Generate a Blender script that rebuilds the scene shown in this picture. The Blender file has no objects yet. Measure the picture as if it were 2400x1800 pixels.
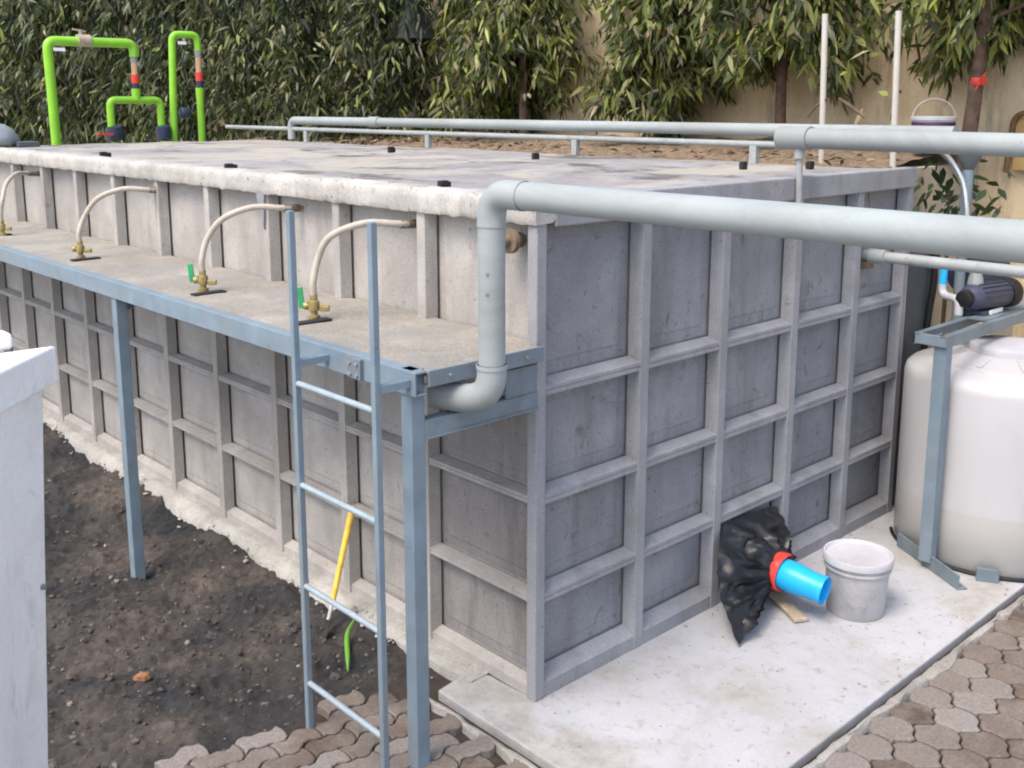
import bpy, math, random
import numpy as np
from mathutils import Vector, noise, Matrix
random.seed(7); RNG = np.random.default_rng(11)
R = math.radians
scene = bpy.context.scene
COL = scene.collection

# ------------------------------------------------------------------ materials
def new_mat(name):
    m = bpy.data.materials.new(name); m.use_nodes = True
    nt = m.node_tree; b = nt.nodes['Principled BSDF']
    return m, nt, b

def N(nt, kind, **kw):
    n = nt.nodes.new('ShaderNode' + kind)
    for k, v in kw.items():
        if k.startswith('_'): setattr(n, k[1:], v)
        else: n.inputs[k].default_value = v
    return n

def ramp(nt, fac, stops):
    r = nt.nodes.new('ShaderNodeValToRGB')
    e = r.color_ramp.elements
    e[0].position, e[0].color = stops[0][0], (*stops[0][1], 1)
    e[1].position, e[1].color = stops[-1][0], (*stops[-1][1], 1)
    for p, c in stops[1:-1]:
        x = e.new(p); x.color = (*c, 1)
    nt.links.new(fac, r.inputs[0])
    return r.outputs[0]

def mix(nt, fac, a, b, mode='MIX'):
    m = nt.nodes.new('ShaderNodeMix'); m.data_type = 'RGBA'; m.blend_type = mode
    for s, v in ((0, fac), (6, a), (7, b)):
        if isinstance(v, (int, float)): m.inputs[s].default_value = v
        elif isinstance(v, tuple): m.inputs[s].default_value = (*v, 1)
        else: nt.links.new(v, m.inputs[s])
    return m.outputs[2]

def coords(nt, scale=(1, 1, 1)):
    t = nt.nodes.new('ShaderNodeTexCoord'); mp = nt.nodes.new('ShaderNodeMapping')
    mp.inputs['Scale'].default_value = scale
    nt.links.new(t.outputs['Object'], mp.inputs[0])
    return mp.outputs[0]

def noisetex(nt, scale, detail=4, rough=.55, stretch=(1, 1, 1), dist=0):
    n = N(nt, 'TexNoise', Scale=scale, Detail=detail, Roughness=rough, Distortion=dist)
    nt.links.new(coords(nt, stretch), n.inputs['Vector'])
    return n.outputs['Fac']

def bump(nt, b, h, strength=.3, dist=.01):
    bn = N(nt, 'Bump', Strength=strength, Distance=dist)
    nt.links.new(h, bn.inputs['Height']); nt.links.new(bn.outputs[0], b.inputs['Normal'])

def simple(name, c, rough=.5, metal=0, var=.12, scale=14, bmp=0, dirt=None):
    m, nt, b = new_mat(name)
    f = noisetex(nt, scale, 4)
    lo = tuple(x * (1 - var) for x in c); hi = tuple(min(1, x * (1 + var)) for x in c)
    out = ramp(nt, f, [(.3, lo), (.7, hi)])
    if dirt:
        d = ramp(nt, noisetex(nt, scale * .45, 6, .7), [(.52, (0, 0, 0)), (.72, (1, 1, 1))])
        out = mix(nt, d, out, dirt)
    nt.links.new(out, b.inputs['Base Color'])
    b.inputs['Roughness'].default_value = rough; b.inputs['Metallic'].default_value = metal
    b.inputs['Specular IOR Level'].default_value = .35
    if bmp: bump(nt, b, noisetex(nt, scale * 4, 5), bmp, .004)
    return m

def concrete(name, c, stain, light, streak=.6, rough=.9, fine=.35, pits=0.0, smudge=.35):
    """weathered cement: broad stains, downward streaks, fine grain, pits"""
    m, nt, b = new_mat(name)
    base = ramp(nt, noisetex(nt, 2.2, 6, .65), [(.33, tuple(x * .86 for x in c)), (.5, c), (.68, light)])
    st = ramp(nt, noisetex(nt, 5, 5, .7, (1, 1, .16)), [(.5, (0, 0, 0)), (.74, (1, 1, 1))])
    base = mix(nt, mix(nt, streak, (0, 0, 0), st), base, stain)
    blot = ramp(nt, noisetex(nt, 9, 6, .75, dist=.6), [(.62, (0, 0, 0)), (.72, (1, 1, 1))])
    base = mix(nt, mix(nt, smudge, (0, 0, 0), blot), base, tuple(x * .5 for x in stain))
    g = ramp(nt, noisetex(nt, 90, 3, .6), [(.3, (.82, .82, .82)), (.7, (1.15, 1.15, 1.15))])
    base = mix(nt, fine * 2, base, g, 'MULTIPLY')
    if pits:
        p = ramp(nt, noisetex(nt, 34, 3, .6), [(.66, (0, 0, 0)), (.70, (1, 1, 1))])
        base = mix(nt, mix(nt, pits, (0, 0, 0), p), base, tuple(x * .35 for x in stain))
    nt.links.new(base, b.inputs['Base Color'])
    b.inputs['Roughness'].default_value = rough
    bump(nt, b, noisetex(nt, 55, 6, .7), .35, .006)
    return m

M = {}
M['tank'] = concrete('tank_cement', (.345, .325, .305), (.21, .19, .165), (.425, .405, .38), .6, .85, .35, .45, .4)
M['tank_shade_stain'] = concrete('shade_stain_cement', (.222, .226, .246), (.125, .122, .12), (.28, .284, .303), .65, .85, .4, .5, .55)  # right-face panels: shade of the recesses put into a darker tone, plus stains
M['tank_face_shade'] = concrete('shaded_face_cement', (.265, .268, .288), (.15, .145, .14), (.325, .328, .345), .6, .85, .35, .45, .4)  # cooler, darker copy of the tank cement; right-face shade is in the colour
M['tank_brown_shade'] = concrete('shaded_brown_cement', (.225, .212, .205), (.11, .095, .085), (.28, .265, .255), .8, .85, .4, .5, .6)  # first bay below the deck: brown staining, with shade painted into the tone
M['tank_rim'] = concrete('rim_cement', (.385, .37, .345), (.21, .195, .17), (.50, .485, .455), .6, .95, .7, .8, .7)
M['roof'] = concrete('roof_cement', (.265, .255, .25), (.115, .105, .09), (.34, .335, .335), .6, .9, .5, .5, .8)
M['deck'] = concrete('deck_mortar', (.25, .232, .198), (.30, .295, .285), (.33, .308, .27), .8, .95, .75, .45, .3)
M['slab'] = concrete('slab_cement', (.62, .62, .64), (.40, .35, .30), (.74, .74, .77), .25, .9, .3, .5)
M['footing'] = concrete('footing_mortar', (.34, .33, .305), (.17, .155, .135), (.45, .44, .42), .5, .95, .6, .6)
M['wall'] = concrete('wall_render', (.62, .50, .33), (.17, .15, .12), (.70, .59, .42), .9, .95, .3, 0)
M['planter'] = concrete('planter_render', (.42, .38, .30), (.22, .19, .15), (.5, .46, .38), .7, .95, .3, 0)
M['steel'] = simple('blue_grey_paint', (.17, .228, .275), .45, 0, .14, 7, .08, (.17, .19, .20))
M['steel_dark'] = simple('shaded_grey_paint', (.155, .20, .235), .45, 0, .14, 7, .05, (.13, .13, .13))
M['steel_light'] = simple('galvanised_bar', (.29, .35, .385), .45, .1, .1, 20)
M['pvc'] = simple('grey_pvc', (.29, .325, .33), .65, 0, .05, 5, 0, (.30, .325, .32))
M['pvc_dull'] = simple('dusty_grey_pvc', (.30, .325, .33), .5, 0, .1, 8, 0, (.36, .36, .34))
M['white_pvc'] = simple('white_pvc', (.46, .44, .395), .4, 0, .06, 9)
M['hose'] = simple('beige_hose', (.41, .37, .305), .45, 0, .1, 22)
M['brass'] = simple('brass', (.33, .26, .11), .5, .5, .25, 40)
M['green_handle'] = simple('green_handle', (.03, .28, .11), .4)
M['dark_hole'] = simple('dark_slot', (.02, .02, .022), .8)
M['rust'] = simple('brown_fitting', (.16, .12, .085), .7, 0, .25, 40)
M['green_pipe'] = simple('lime_green_pipe', (.235, .53, .035), .35, 0, .1, 5)
M['clear_tube'] = simple('amber_float_tube', (.52, .33, .20), .25, 0, .2, 30)
M['red'] = simple('red_plastic', (.66, .06, .045), .4, 0, .15, 20)
M['navy'] = simple('navy_valve', (.03, .04, .075), .45)
M['yellow'] = simple('yellow_handle', (.70, .48, .07), .5, 0, .18, 20)
M['blade'] = simple('worn_blade', (.40, .41, .43), .5, 0, .2, 20)
M['leaf_green'] = simple('fresh_green_strip', (.12, .30, .035), .5)
M['white_paint'] = concrete('white_paint', (.86, .85, .83), (.70, .69, .67), (.88, .87, .86), .6, .6, .15)
M['blue'] = simple('sky_blue_pvc', (.02, .42, .85), .3, 0, .06, 9)
M['pail'] = simple('stained_white_pail', (.41, .41, .425), .5, 0, .14, 8, 0, (.30, .29, .275))
M['lid'] = simple('white_lid', (.48, .48, .51), .45, 0, .08, 6, 0, (.38, .38, .395))
M['motor'] = simple('blue_grey_motor', (.05, .056, .09), .45, 0, .15, 20)
M['black'] = simple('black_rubber', (.012, .013, .015), .5)
M['castiron'] = simple('cast_grey', (.25, .26, .27), .6, .2, .2, 30)
M['chrome'] = simple('braided_steel', (.72, .74, .78), .22, .85, .05, 30)
M['cabinet_grey'] = simple('dark_grey_enamel', (.085, .10, .11), .5, 0, .15, 5)
M['trunk'] = simple('bark', (.115, .075, .055), .9, 0, .4, 16, .6)
M['wood'] = simple('weathered_board', (.40, .33, .24), .8, 0, .25, 18, .2)
M['brown_frame'] = simple('brown_frame', (.15, .085, .035), .6, 0, .2, 14)
M['tan_panel'] = simple('tan_panel', (.36, .245, .10), .7, 0, .2, 12)
M['dome'] = simple('pale_grey_cowl', (.32, .34, .35), .35, .3, .1, 10)
M['hood'] = simple('grey_green_hood', (.02, .026, .022), .5)
M['brick'] = simple('orange_brick', (.23, .115, .055), .9, 0, .25, 30, .3)
M['label'] = simple('white_plate', (.85, .85, .86), .4, 0, .02)
M['purple_band'] = simple('dark_purple_print', (.06, .02, .08), .5)
M['earth'] = simple('planter_earth', (.19, .14, .095), 1, 0, .5, 22, .6)

# soft translucent storage tank plastic, the lower part a liquid shows through
m, nt, b = new_mat('milky_plastic')
sep = nt.nodes.new('ShaderNodeSeparateXYZ')
nt.links.new(coords(nt), sep.inputs[0])
lv = ramp(nt, sep.outputs[2], [(.36, (0, 0, 0)), (.38, (1, 1, 1))])
base = mix(nt, lv, (.445, .44, .43), (.485, .485, .50))
base = mix(nt, ramp(nt, noisetex(nt, 5, 5, .6, (1, 1, .3)), [(.55, (0, 0, 0)), (.8, (.5, .5, .5))]), base, (.41, .405, .39))
nt.links.new(base, b.inputs['Base Color']); b.inputs['Roughness'].default_value = .35
b.inputs['Subsurface Weight'].default_value = .15; b.inputs['Subsurface Radius'].default_value = (.05, .05, .05)
M['milky'] = m

m, nt, b = new_mat('black_film')
b.inputs['Base Color'].default_value = (.008, .009, .012, 1); b.inputs['Roughness'].default_value = .42
bump(nt, b, noisetex(nt, 16, 3, .5, (1, 1, .45), 1.0), .6, .008)
M['film'] = m

def leaf_mat(name, stops):
    m, nt, b = new_mat(name)
    g = nt.nodes.new('ShaderNodeNewGeometry')
    c = ramp(nt, g.outputs['Random Per Island'], stops)
    nt.links.new(c, b.inputs['Base Color']); b.inputs['Roughness'].default_value = .42
    tr = nt.nodes.new('ShaderNodeBsdfTranslucent'); nt.links.new(c, tr.inputs[0])
    mx = nt.nodes.new('ShaderNodeMixShader'); mx.inputs[0].default_value = .28
    nt.links.new(b.outputs[0], mx.inputs[1]); nt.links.new(tr.outputs[0], mx.inputs[2])
    nt.links.new(mx.outputs[0], nt.nodes['Material Output'].inputs[0])
    return m
M['leaf'] = leaf_mat('drooping_leaf', [(0, (.018, .028, .01)), (.3, (.05, .07, .018)), (.5, (.11, .13, .034)), (.72, (.18, .205, .045)),
                                       (.84, (.24, .28, .05)), (.88, (.19, .135, .075)), (.95, (.30, .26, .15)), (1, (.34, .40, .06))])
M['leaf_far'] = leaf_mat('distant_leaf', [(0, (.014, .02, .01)), (.4, (.04, .055, .02)), (.72, (.09, .11, .038)),
                                          (.86, (.16, .19, .05)), (.93, (.17, .13, .08)), (1, (.30, .36, .08))])
M['shrub'] = leaf_mat('dark_shrub_leaf', [(0, (.012, .025, .008)), (1, (.04, .075, .02))])

def island_mat(name, stops, dirtc, rough=.9, bs=.4):
    m, nt, b = new_mat(name)
    g = nt.nodes.new('ShaderNodeNewGeometry')
    c = ramp(nt, g.outputs['Random Per Island'], stops)
    c = mix(nt, ramp(nt, noisetex(nt, 4, 6, .7), [(.42, (0, 0, 0)), (.66, (.85, .85, .85))]), c, dirtc)
    sp = ramp(nt, noisetex(nt, 70, 4, .7), [(.3, (.7, .7, .7)), (.7, (1.25, 1.25, 1.25))])
    c = mix(nt, 1, c, sp, 'MULTIPLY')
    nt.links.new(c, b.inputs['Base Color']); b.inputs['Roughness'].default_value = rough
    bump(nt, b, noisetex(nt, 80, 5, .7), bs, .005)
    return m
M['paver'] = island_mat('clay_grey_paver', [(0, (.085, .062, .047)), (.35, (.13, .10, .082)), (.7, (.175, .148, .13)), (1, (.25, .235, .225))], (.215, .19, .165))
M['pebble'] = island_mat('soil_crumbs', [(0, (.04, .036, .034)), (.6, (.075, .064, .056)), (.93, (.14, .12, .10)), (1, (.34, .31, .27))], (.06, .052, .046))
M['litter'] = island_mat('dry_litter', [(0, (.09, .07, .045)), (.6, (.18, .145, .095)), (1, (.28, .24, .15))], (.17, .145, .11))

m, nt, b = new_mat('dark_soil')
c = ramp(nt, noisetex(nt, 1.6, 6, .65), [(.36, (.02, .022, .027)), (.47, (.038, .036, .037)), (.57, (.075, .065, .059)), (.72, (.13, .11, .095))])
c = mix(nt, 1, c, ramp(nt, noisetex(nt, 32, 6, .75), [(.25, (.45, .45, .45)), (.75, (1.55, 1.5, 1.45))]), 'MULTIPLY')
c = mix(nt, ramp(nt, noisetex(nt, 48, 4, .6), [(.67, (0, 0, 0)), (.73, (.7, .7, .7))]), c, (.30, .27, .235))
nt.links.new(c, b.inputs['Base Color']); b.inputs['Roughness'].default_value = .95
bump(nt, b, noisetex(nt, 40, 8, .8), .9, .02)
M['soil'] = m
M['kerb_mortar'] = concrete('edge_mortar', (.29, .275, .255), (.13, .115, .095), (.38, .37, .36), .5, .95, .5, .7)
M['ground'] = simple('bare_ground', (.36, .345, .325), .95, 0, .3, 3, .3)
M['joint'] = simple('joint_dirt', (.045, .036, .03), 1, 0, .35, 18, .4)

# slab: white cement near the tank, brown and blotched towards the outer corner
m, nt, b = new_mat('white_slab')
c0 = ramp(nt, noisetex(nt, 1.3, 6, .7, dist=.4), [(.28, (.27, .245, .22)), (.40, (.36, .35, .335)), (.52, (.415, .42, .445)), (.75, (.47, .48, .51))])
sep = nt.nodes.new('ShaderNodeSeparateXYZ'); nt.links.new(coords(nt), sep.inputs[0])
mth = N(nt, 'Math', _operation='MULTIPLY_ADD'); nt.links.new(noisetex(nt, 2.6, 5, .6), mth.inputs[0])
mth.inputs[1].default_value = 1.7
nt.links.new(sep.outputs[0], mth.inputs[2])
edge = ramp(nt, mth.outputs[0], [(.72, (1, 1, 1)), (1.0, (0, 0, 0))])
mth.use_clamp = False
brown = ramp(nt, noisetex(nt, 6, 6, .75), [(.3, (.17, .15, .13)), (.5, (.32, .30, .275)), (.68, (.44, .43, .41))])
c0 = mix(nt, mix(nt, .6, (0, 0, 0), edge), c0, brown)
blot = ramp(nt, noisetex(nt, 14, 6, .75, dist=.5), [(.555, (0, 0, 0)), (.68, (.75, .75, .75))])
c0 = mix(nt, blot, c0, (.27, .245, .21))
pit = ramp(nt, noisetex(nt, 38, 2, .5), [(.71, (0, 0, 0)), (.75, (.85, .85, .85))])
c0 = mix(nt, pit, c0, (.11, .095, .08))
nt.links.new(c0, b.inputs['Base Color']); b.inputs['Roughness'].default_value = .9
bump(nt, b, noisetex(nt, 18, 8, .78), .6, .012)
M['white_slab'] = m
M['white_slab'].name = 'white_slab'

def overlay(mname, scale, lo, hi, col, fac, stretch=(1, 1, 1)):
    nt = M[mname].node_tree; b = nt.nodes['Principled BSDF']; src = b.inputs['Base Color'].links[0].from_socket
    f = ramp(nt, noisetex(nt, scale, 7, .68, stretch, .8), [(lo, (0, 0, 0)), (hi, (fac, fac, fac))])
    nt.links.new(mix(nt, f, src, col), b.inputs['Base Color'])
overlay('roof', 1.6, .53, .60, (.085, .078, .066), .9, (1, .55, 1))
overlay('roof', .9, .48, .56, (.37, .34, .285), .85)
overlay('roof', 16, .58, .66, (.14, .125, .10), .5)
overlay('pvc', 2.2, .46, .62, (.19, .195, .18), .5, (1, .3, 1))
overlay('pvc', 30, .66, .72, (.13, .125, .11), .5)
overlay('pvc_dull', 14, .55, .68, (.15, .145, .13), .5)
overlay('steel', 24, .64, .69, (.12, .085, .06), .6)
overlay('steel', 3, .5, .66, (.20, .23, .24), .6, (1, 1, .3))
overlay('white_paint', 6, .60, .72, (.45, .44, .42), .5, (1, 1, .25))
overlay('pail', 5, .52, .66, (.24, .235, .22), .6, (1, 1, .5))
overlay('milky', 4, .60, .75, (.36, .35, .33), .4, (1, 1, .3))
overlay('blue', 9, .60, .74, (.05, .22, .36), .6)
overlay('tank_shade_stain', 7, .60, .68, (.07, .07, .072), .6)
overlay('deck', 42, .54, .60, (.34, .32, .28), .6)
overlay('deck', 2.4, .52, .62, (.225, .22, .21), .8)
overlay('deck', 60, .57, .63, (.11, .095, .075), .6)

# ------------------------------------------------------------------ mesh builder
class MB:
    def __init__(s): s.v = []; s.f = []
    def add(s, vs, fs):
        n = len(s.v); s.v += [tuple(v) for v in vs]; s.f += [tuple(i + n for i in f) for f in fs]; return s
    def box(s, x0, x1, y0, y1, z0, z1):
        return s.hexa([(x0, y0, z0), (x1, y0, z0), (x1, y1, z0), (x0, y1, z0), (x0, y0, z1), (x1, y0, z1), (x1, y1, z1), (x0, y1, z1)])
    def hexa(s, c):
        return s.add(c, [(3, 2, 1, 0), (4, 5, 6, 7), (0, 1, 5, 4), (1, 2, 6, 5), (2, 3, 7, 6), (3, 0, 4, 7)])
    def bar(s, a, b, w, h, up=(0, 0, 1)):
        a, b = Vector(a), Vector(b); t = (b - a).normalized(); u = Vector(up)
        if abs(t.dot(u)) > .98: u = Vector((0, 1, 0))
        r = t.cross(u).normalized(); u = r.cross(t)
        q = lambda p, i, j: p + r * (w / 2 * i) + u * (h / 2 * j)
        return s.hexa([q(a, -1, -1), q(a, 1, -1), q(b, 1, -1), q(b, -1, -1), q(a, -1, 1), q(a, 1, 1), q(b, 1, 1), q(b, -1, 1)])
    def prism(s, poly, z0, z1):
        n = len(poly)
        vs = [(x, y, z0) for x, y in poly] + [(x, y, z1) for x, y in poly]
        return s.add(vs, [tuple(range(n))[::-1], tuple(range(n, 2 * n))] + [(i, (i + 1) % n, n + (i + 1) % n, n + i) for i in range(n)])
    def tube(s, path, r, seg=16, caps=True, mouth=0.0):
        P = [Vector(p) for p in path]; n = len(P)
        rr = list(r) if isinstance(r, (list, tuple)) else [r] * n
        T = [(P[min(i + 1, n - 1)] - P[max(i - 1, 0)]).normalized() for i in range(n)]
        u = Vector((0, 0, 1)) if abs(T[0].z) < .9 else Vector((1, 0, 0))
        u = (u - T[0] * u.dot(T[0])).normalized(); rings = []
        for i in range(n):
            u = (u - T[i] * u.dot(T[i])).normalized(); w = T[i].cross(u)
            rings.append([P[i] + (u * math.cos(2 * math.pi * k / seg) + w * math.sin(2 * math.pi * k / seg)) * rr[i] for k in range(seg)])
        if mouth:
            for frac, back in ((.86, 0), (.84, mouth)):
                rings.append([P[-1] - T[-1] * back + (q - P[-1]) * frac for q in rings[n - 1]])
            n += 2
        vs = [q for ring in rings for q in ring]; fs = []
        for i in range(n - 1):
            for k in range(seg):
                a, b2 = i * seg + k, i * seg + (k + 1) % seg
                fs.append((a, b2, b2 + seg, a + seg))
        if caps:
            fs.append(tuple(range(seg))[::-1]); fs.append(tuple((n - 1) * seg + k for k in range(seg)))
        return s.add(vs, fs)
    def lathe(s, prof, c=(0, 0, 0), axis=(0, 0, 1), seg=24):
        a = Vector(axis).normalized(); c = Vector(c)
        pts = [c + a * h for r, h in prof]
        u = Vector((1, 0, 0)) if abs(a.x) < .9 else Vector((0, 1, 0))
        u = (u - a * u.dot(a)).normalized(); w = a.cross(u); vs = []; fs = []
        for (r, h), p in zip(prof, pts):
            vs += [p + (u * math.cos(2 * math.pi * k / seg) + w * math.sin(2 * math.pi * k / seg)) * max(r, 1e-4) for k in range(seg)]
        for i in range(len(prof) - 1):
            for k in range(seg):
                a0, b0 = i * seg + k, i * seg + (k + 1) % seg
                fs.append((a0, b0, b0 + seg, a0 + seg))
        fs.append(tuple(range(seg))[::-1]); fs.append(tuple((len(prof) - 1) * seg + k for k in range(seg)))
        return s.add(vs, fs)
    def build(s, name, mat, parent=None, smooth=False, bevel=0, **props):
        me = bpy.data.meshes.new(name); me.from_pydata(s.v, [], s.f); me.update()
        o = bpy.data.objects.new(name, me); COL.objects.link(o); me.materials.append(M[mat])
        if smooth:
            for p in me.polygons: p.use_smooth = True
            me.set_sharp_from_angle(angle=R(50))
        if bevel:
            md = o.modifiers.new('Bevel', 'BEVEL'); md.width = bevel; md.segments = 2; md.limit_method = 'ANGLE'; md.angle_limit = R(40)
        if parent: o.parent = parent
        for k, v in props.items(): o[k] = v
        return o

def fillet(pts, rad, n=7):
    P = [Vector(p) for p in pts]; out = [P[0]]
    for i in range(1, len(P) - 1):
        a, b, c = P[i - 1], P[i], P[i + 1]; r = rad if not isinstance(rad, (list, tuple)) else rad[i - 1]
        d1, d2 = (a - b).normalized(), (c - b).normalized()
        p, q = b + d1 * r, b + d2 * r
        for k in range(n + 1):
            t = k / n; out.append(p * (1 - t) ** 2 + b * 2 * t * (1 - t) + q * t * t)
    out.append(P[-1]); return out

def spline(pts, n=8):
    P = [Vector(p) for p in pts]; P = [P[0] * 2 - P[1]] + P + [P[-1] * 2 - P[-2]]; out = []
    for i in range(1, len(P) - 2):
        a, b, c, d = P[i - 1:i + 3]
        for k in range(n):
            t = k / n
            out.append(.5 * (2 * b + (c - a) * t + (2 * a - 5 * b + 4 * c - d) * t * t + (3 * b - a - 3 * c + d) * t ** 3))
    out.append(P[-2]); return out

def thing(name, label, cat, loc=(0, 0, 0), group=None):
    # parts are modelled in world coordinates; the Empty sits at the base of the thing
    o = bpy.data.objects.new(name, None); COL.objects.link(o); o['label'] = label; o['category'] = cat
    o.empty_display_size = .1
    if group: o['group'] = group
    return o
def tag(o, label, cat, group=None):
    o['label'] = label; o['category'] = cat
    if group: o['group'] = group
    return o

def lane(names, *a): pass

# ------------------------------------------------------------------ camera
cam = bpy.data.cameras.new('camera'); co = bpy.data.objects.new('camera', cam); COL.objects.link(co)
co.location = (-3.1503, -3.2209, 2.7926)
co.rotation_euler = (R(90 - 10.4777), 0, R(47.0339 - 90))
cam.sensor_width = 36; cam.lens = 2435.2 / 2400 * 36; cam.shift_y = -203.2 / 2400; cam.clip_end = 500
scene.camera = co

# ------------------------------------------------------------------ light
w = bpy.data.worlds.new('World'); scene.world = w; w.use_nodes = True
nt = w.node_tree; bg = nt.nodes['Background']
SUN_AZ, SUN_EL = R(-95), R(58)            # azimuth clockwise from +Y
sky = nt.nodes.new('ShaderNodeTexSky'); sky.sky_type = 'NISHITA'; sky.sun_disc = False
sky.sun_elevation = SUN_EL; sky.sun_rotation = SUN_AZ; sky.dust_density = 3.5; sky.air_density = 1.0; sky.ozone_density = 1.0
nt.links.new(sky.outputs[0], bg.inputs[0]); bg.inputs[1].default_value = .15
sl = bpy.data.lights.new('sun', 'SUN'); so = bpy.data.objects.new('sun', sl); COL.objects.link(so)
sl.energy = 1.15; sl.angle = R(26); sl.color = (1, .90, .76)
d = Vector((math.sin(SUN_AZ) * math.cos(SUN_EL), math.cos(SUN_AZ) * math.cos(SUN_EL), math.sin(SUN_EL)))
so.rotation_euler = (-d).to_track_quat('-Z', 'Y').to_euler(); so.location = (-6, 4, 9)
vs = scene.view_settings; vs.view_transform = 'Standard'; vs.look = 'None'; vs.gamma = 1; vs.exposure = 1.2
scene.cycles.filter_width = 2.0

# ------------------------------------------------------------------ ground
MB().add([(-150, -150, -.21), (150, -150, -.21), (150, 150, -.21), (-150, 150, -.21)], [(0, 1, 2, 3)]).build('ground', 'ground', kind='structure')

# soil bed left of the tank, heaped and clodded
def soil_z(x, y):
    p = Vector((x, y, 0)); k = min(1, max(0, (y - .55) / .5))
    z = -.055 - .11 * min(1, max(0, (y - .8) / 1.5)) * min(1, max(0, (-x - .13) / .5))
    z += noise.fractal(p * 1.3, 1.0, 2.1, 3) * .055 * k
    z += noise.fractal(p * 6, .9, 2.1, 4) * .034 * k + noise.fractal(p * 17, .7, 2.2, 4) * .02 * k
    return min(z, -.02)
xs = np.arange(-3.0, -.06, .017); ys = np.concatenate([np.arange(.45, 4.5, .017), np.arange(4.5, 9.2, .03)])
vv = [(x, y, soil_z(x, y)) for y in ys for x in xs]; nx = len(xs)
ff = [(j * nx + i, j * nx + i + 1, (j + 1) * nx + i + 1, (j + 1) * nx + i) for j in range(len(ys) - 1) for i in range(nx - 1)]
MB().add(vv, ff).build('soil', 'soil', smooth=True, kind='structure')

def rock(mb, c, s, seed):
    rr = random.Random(seed); q = [(0, 0, 1), (1, 0, 0), (0, 1, 0), (-1, 0, 0), (0, -1, 0), (0, 0, -1)]
    mid = []
    import itertools
    vs = []
    for v in [(a, b, c2) for a in (-1, 0, 1) for b in (-1, 0, 1) for c2 in (-1, 0, 1) if (a, b, c2) != (0, 0, 0)]:
        vs.append(Vector(v).normalized())
    sc = Vector((rr.uniform(.7, 1.3), rr.uniform(.6, 1.2), rr.uniform(.45, .8))) * s; rot = rr.uniform(0, 6.28)
    out = []
    for v in vs:
        k = rr.uniform(.75, 1.15); p = Vector((v.x * sc.x, v.y * sc.y, v.z * sc.z)) * k
        out.append((c[0] + p.x * math.cos(rot) - p.y * math.sin(rot), c[1] + p.x * math.sin(rot) + p.y * math.cos(rot), c[2] + p.z))
    mb.add(out, HULL)
# hull topology of the 26 point shell
import bmesh
bm = bmesh.new()
for v in [(a, b, c2) for a in (-1, 0, 1) for b in (-1, 0, 1) for c2 in (-1, 0, 1) if (a, b, c2) != (0, 0, 0)]: bm.verts.new(Vector(v).normalized())
bm.verts.index_update(); bmesh.ops.convex_hull(bm, input=bm.verts); bm.verts.index_update()
HULL = [tuple(v.index for v in f.verts) for f in bm.faces]; bm.free()

g = MB()
for i in range(2600):
    x = random.uniform(-2.4, -.2); y = random.uniform(.7, 7.5) if i % 3 else random.uniform(.7, 3.2)
    s = .005 + .015 * random.random() ** 3
    rock(g, (x, y, soil_z(x, y) + s * .2), s, i)
for i in range(46):
    x = random.uniform(-2.2, -.3); y = random.uniform(.75, 4.5); s = .014 + .026 * random.random() ** 2
    rock(g, (x, y, soil_z(x, y) + s * .15), s, 9000 + i)
o = g.build('gravel', 'pebble'); o['kind'] = 'stuff'; o['label'] = 'stones and clods strewn over the dark soil'; o['category'] = 'gravel'

# slab under the tank and its grooves
MB().prism([(-.27, -1.09), (4.7, -1.09), (4.7, .05), (.02, .05), (.0, .44), (-.27, .40)], -.12, 0).build('concrete_slab', 'white_slab', kind='structure', bevel=.008)
MB().box(-.03, 4.7, .052, 9.0, -.3, -.012).build('tank_foundation', 'footing', kind='structure')
# rough mortar lip along the long side
f = MB(); ys = np.arange(.34, 8.6, .025); prof = [.02, -.02, -.045, -.07, -.095, -.115, -.13]
vv = []
for y in ys:
    wv = 1 + .28 * noise.fractal(Vector((3, y * 1.7, 0)), 1, 2, 4)
    tall = min(1, max(0, (y - .34) / 1.2))
    for i, px in enumerate(prof):
        x = px * (wv if i > 2 else 1) - .012 * tall * noise.noise(Vector((px * 9, y * 13, 4)))
        z = .006 - .09 * tall * max(0, (i - 2) / 4) ** 1.5 + tall * .020 * noise.fractal(Vector((x * 11, y * 11, 1)), .9, 2, 4) * (.3 + i / 6) + .006 * noise.noise(Vector((x * 40, y * 40, 0)))
        if i == 6: z = -.2
        vv.append((x, y, z))
n = len(prof)
f.add(vv, [(j * n + i, (j + 1) * n + i, (j + 1) * n + i + 1, j * n + i + 1) for j in range(len(ys) - 1) for i in range(n - 1)])
f.build('mortar_footing', 'footing', smooth=True, kind='structure')
g = MB()
for i in range(220):
    y = random.uniform(.5, 8); x = -.06 - abs(random.gauss(0, .05)); s = .005 + .016 * random.random() ** 2.5
    rock(g, (x, y, min(.004, soil_z(x, y) + .02)), s, 700 + i)
o = g.build('mortar_rubble', 'footing'); o['kind'] = 'stuff'; o['label'] = 'crumbled mortar lumps along the foot of the tank'; o['category'] = 'rubble'

g = MB()
for i in range(170):
    k_ = random.random()
    if k_ < .45: x, y = random.uniform(-.2, 3.0), -1.07 + abs(random.gauss(0, .12))
    elif k_ < .7: x, y = random.uniform(.05, 2.9), -.012 - abs(random.gauss(0, .06))
    elif k_ < .85: x, y = random.gauss(.2, .35), random.uniform(-1.05, -.05)
    else: x, y = random.uniform(-.2, 3), random.uniform(-1.05, -.05)
    if y > -.01 or y < -1.08 or x < -.25: continue
    s_ = .003 + .007 * random.random() ** 3
    rock(g, (x, y, s_ * .3), s_, 4000 + i)
o = g.build('slab_debris', 'kerb_mortar'); o['kind'] = 'stuff'; o['label'] = 'small crumbs and grit scattered over the white slab'; o['category'] = 'grit'
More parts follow.
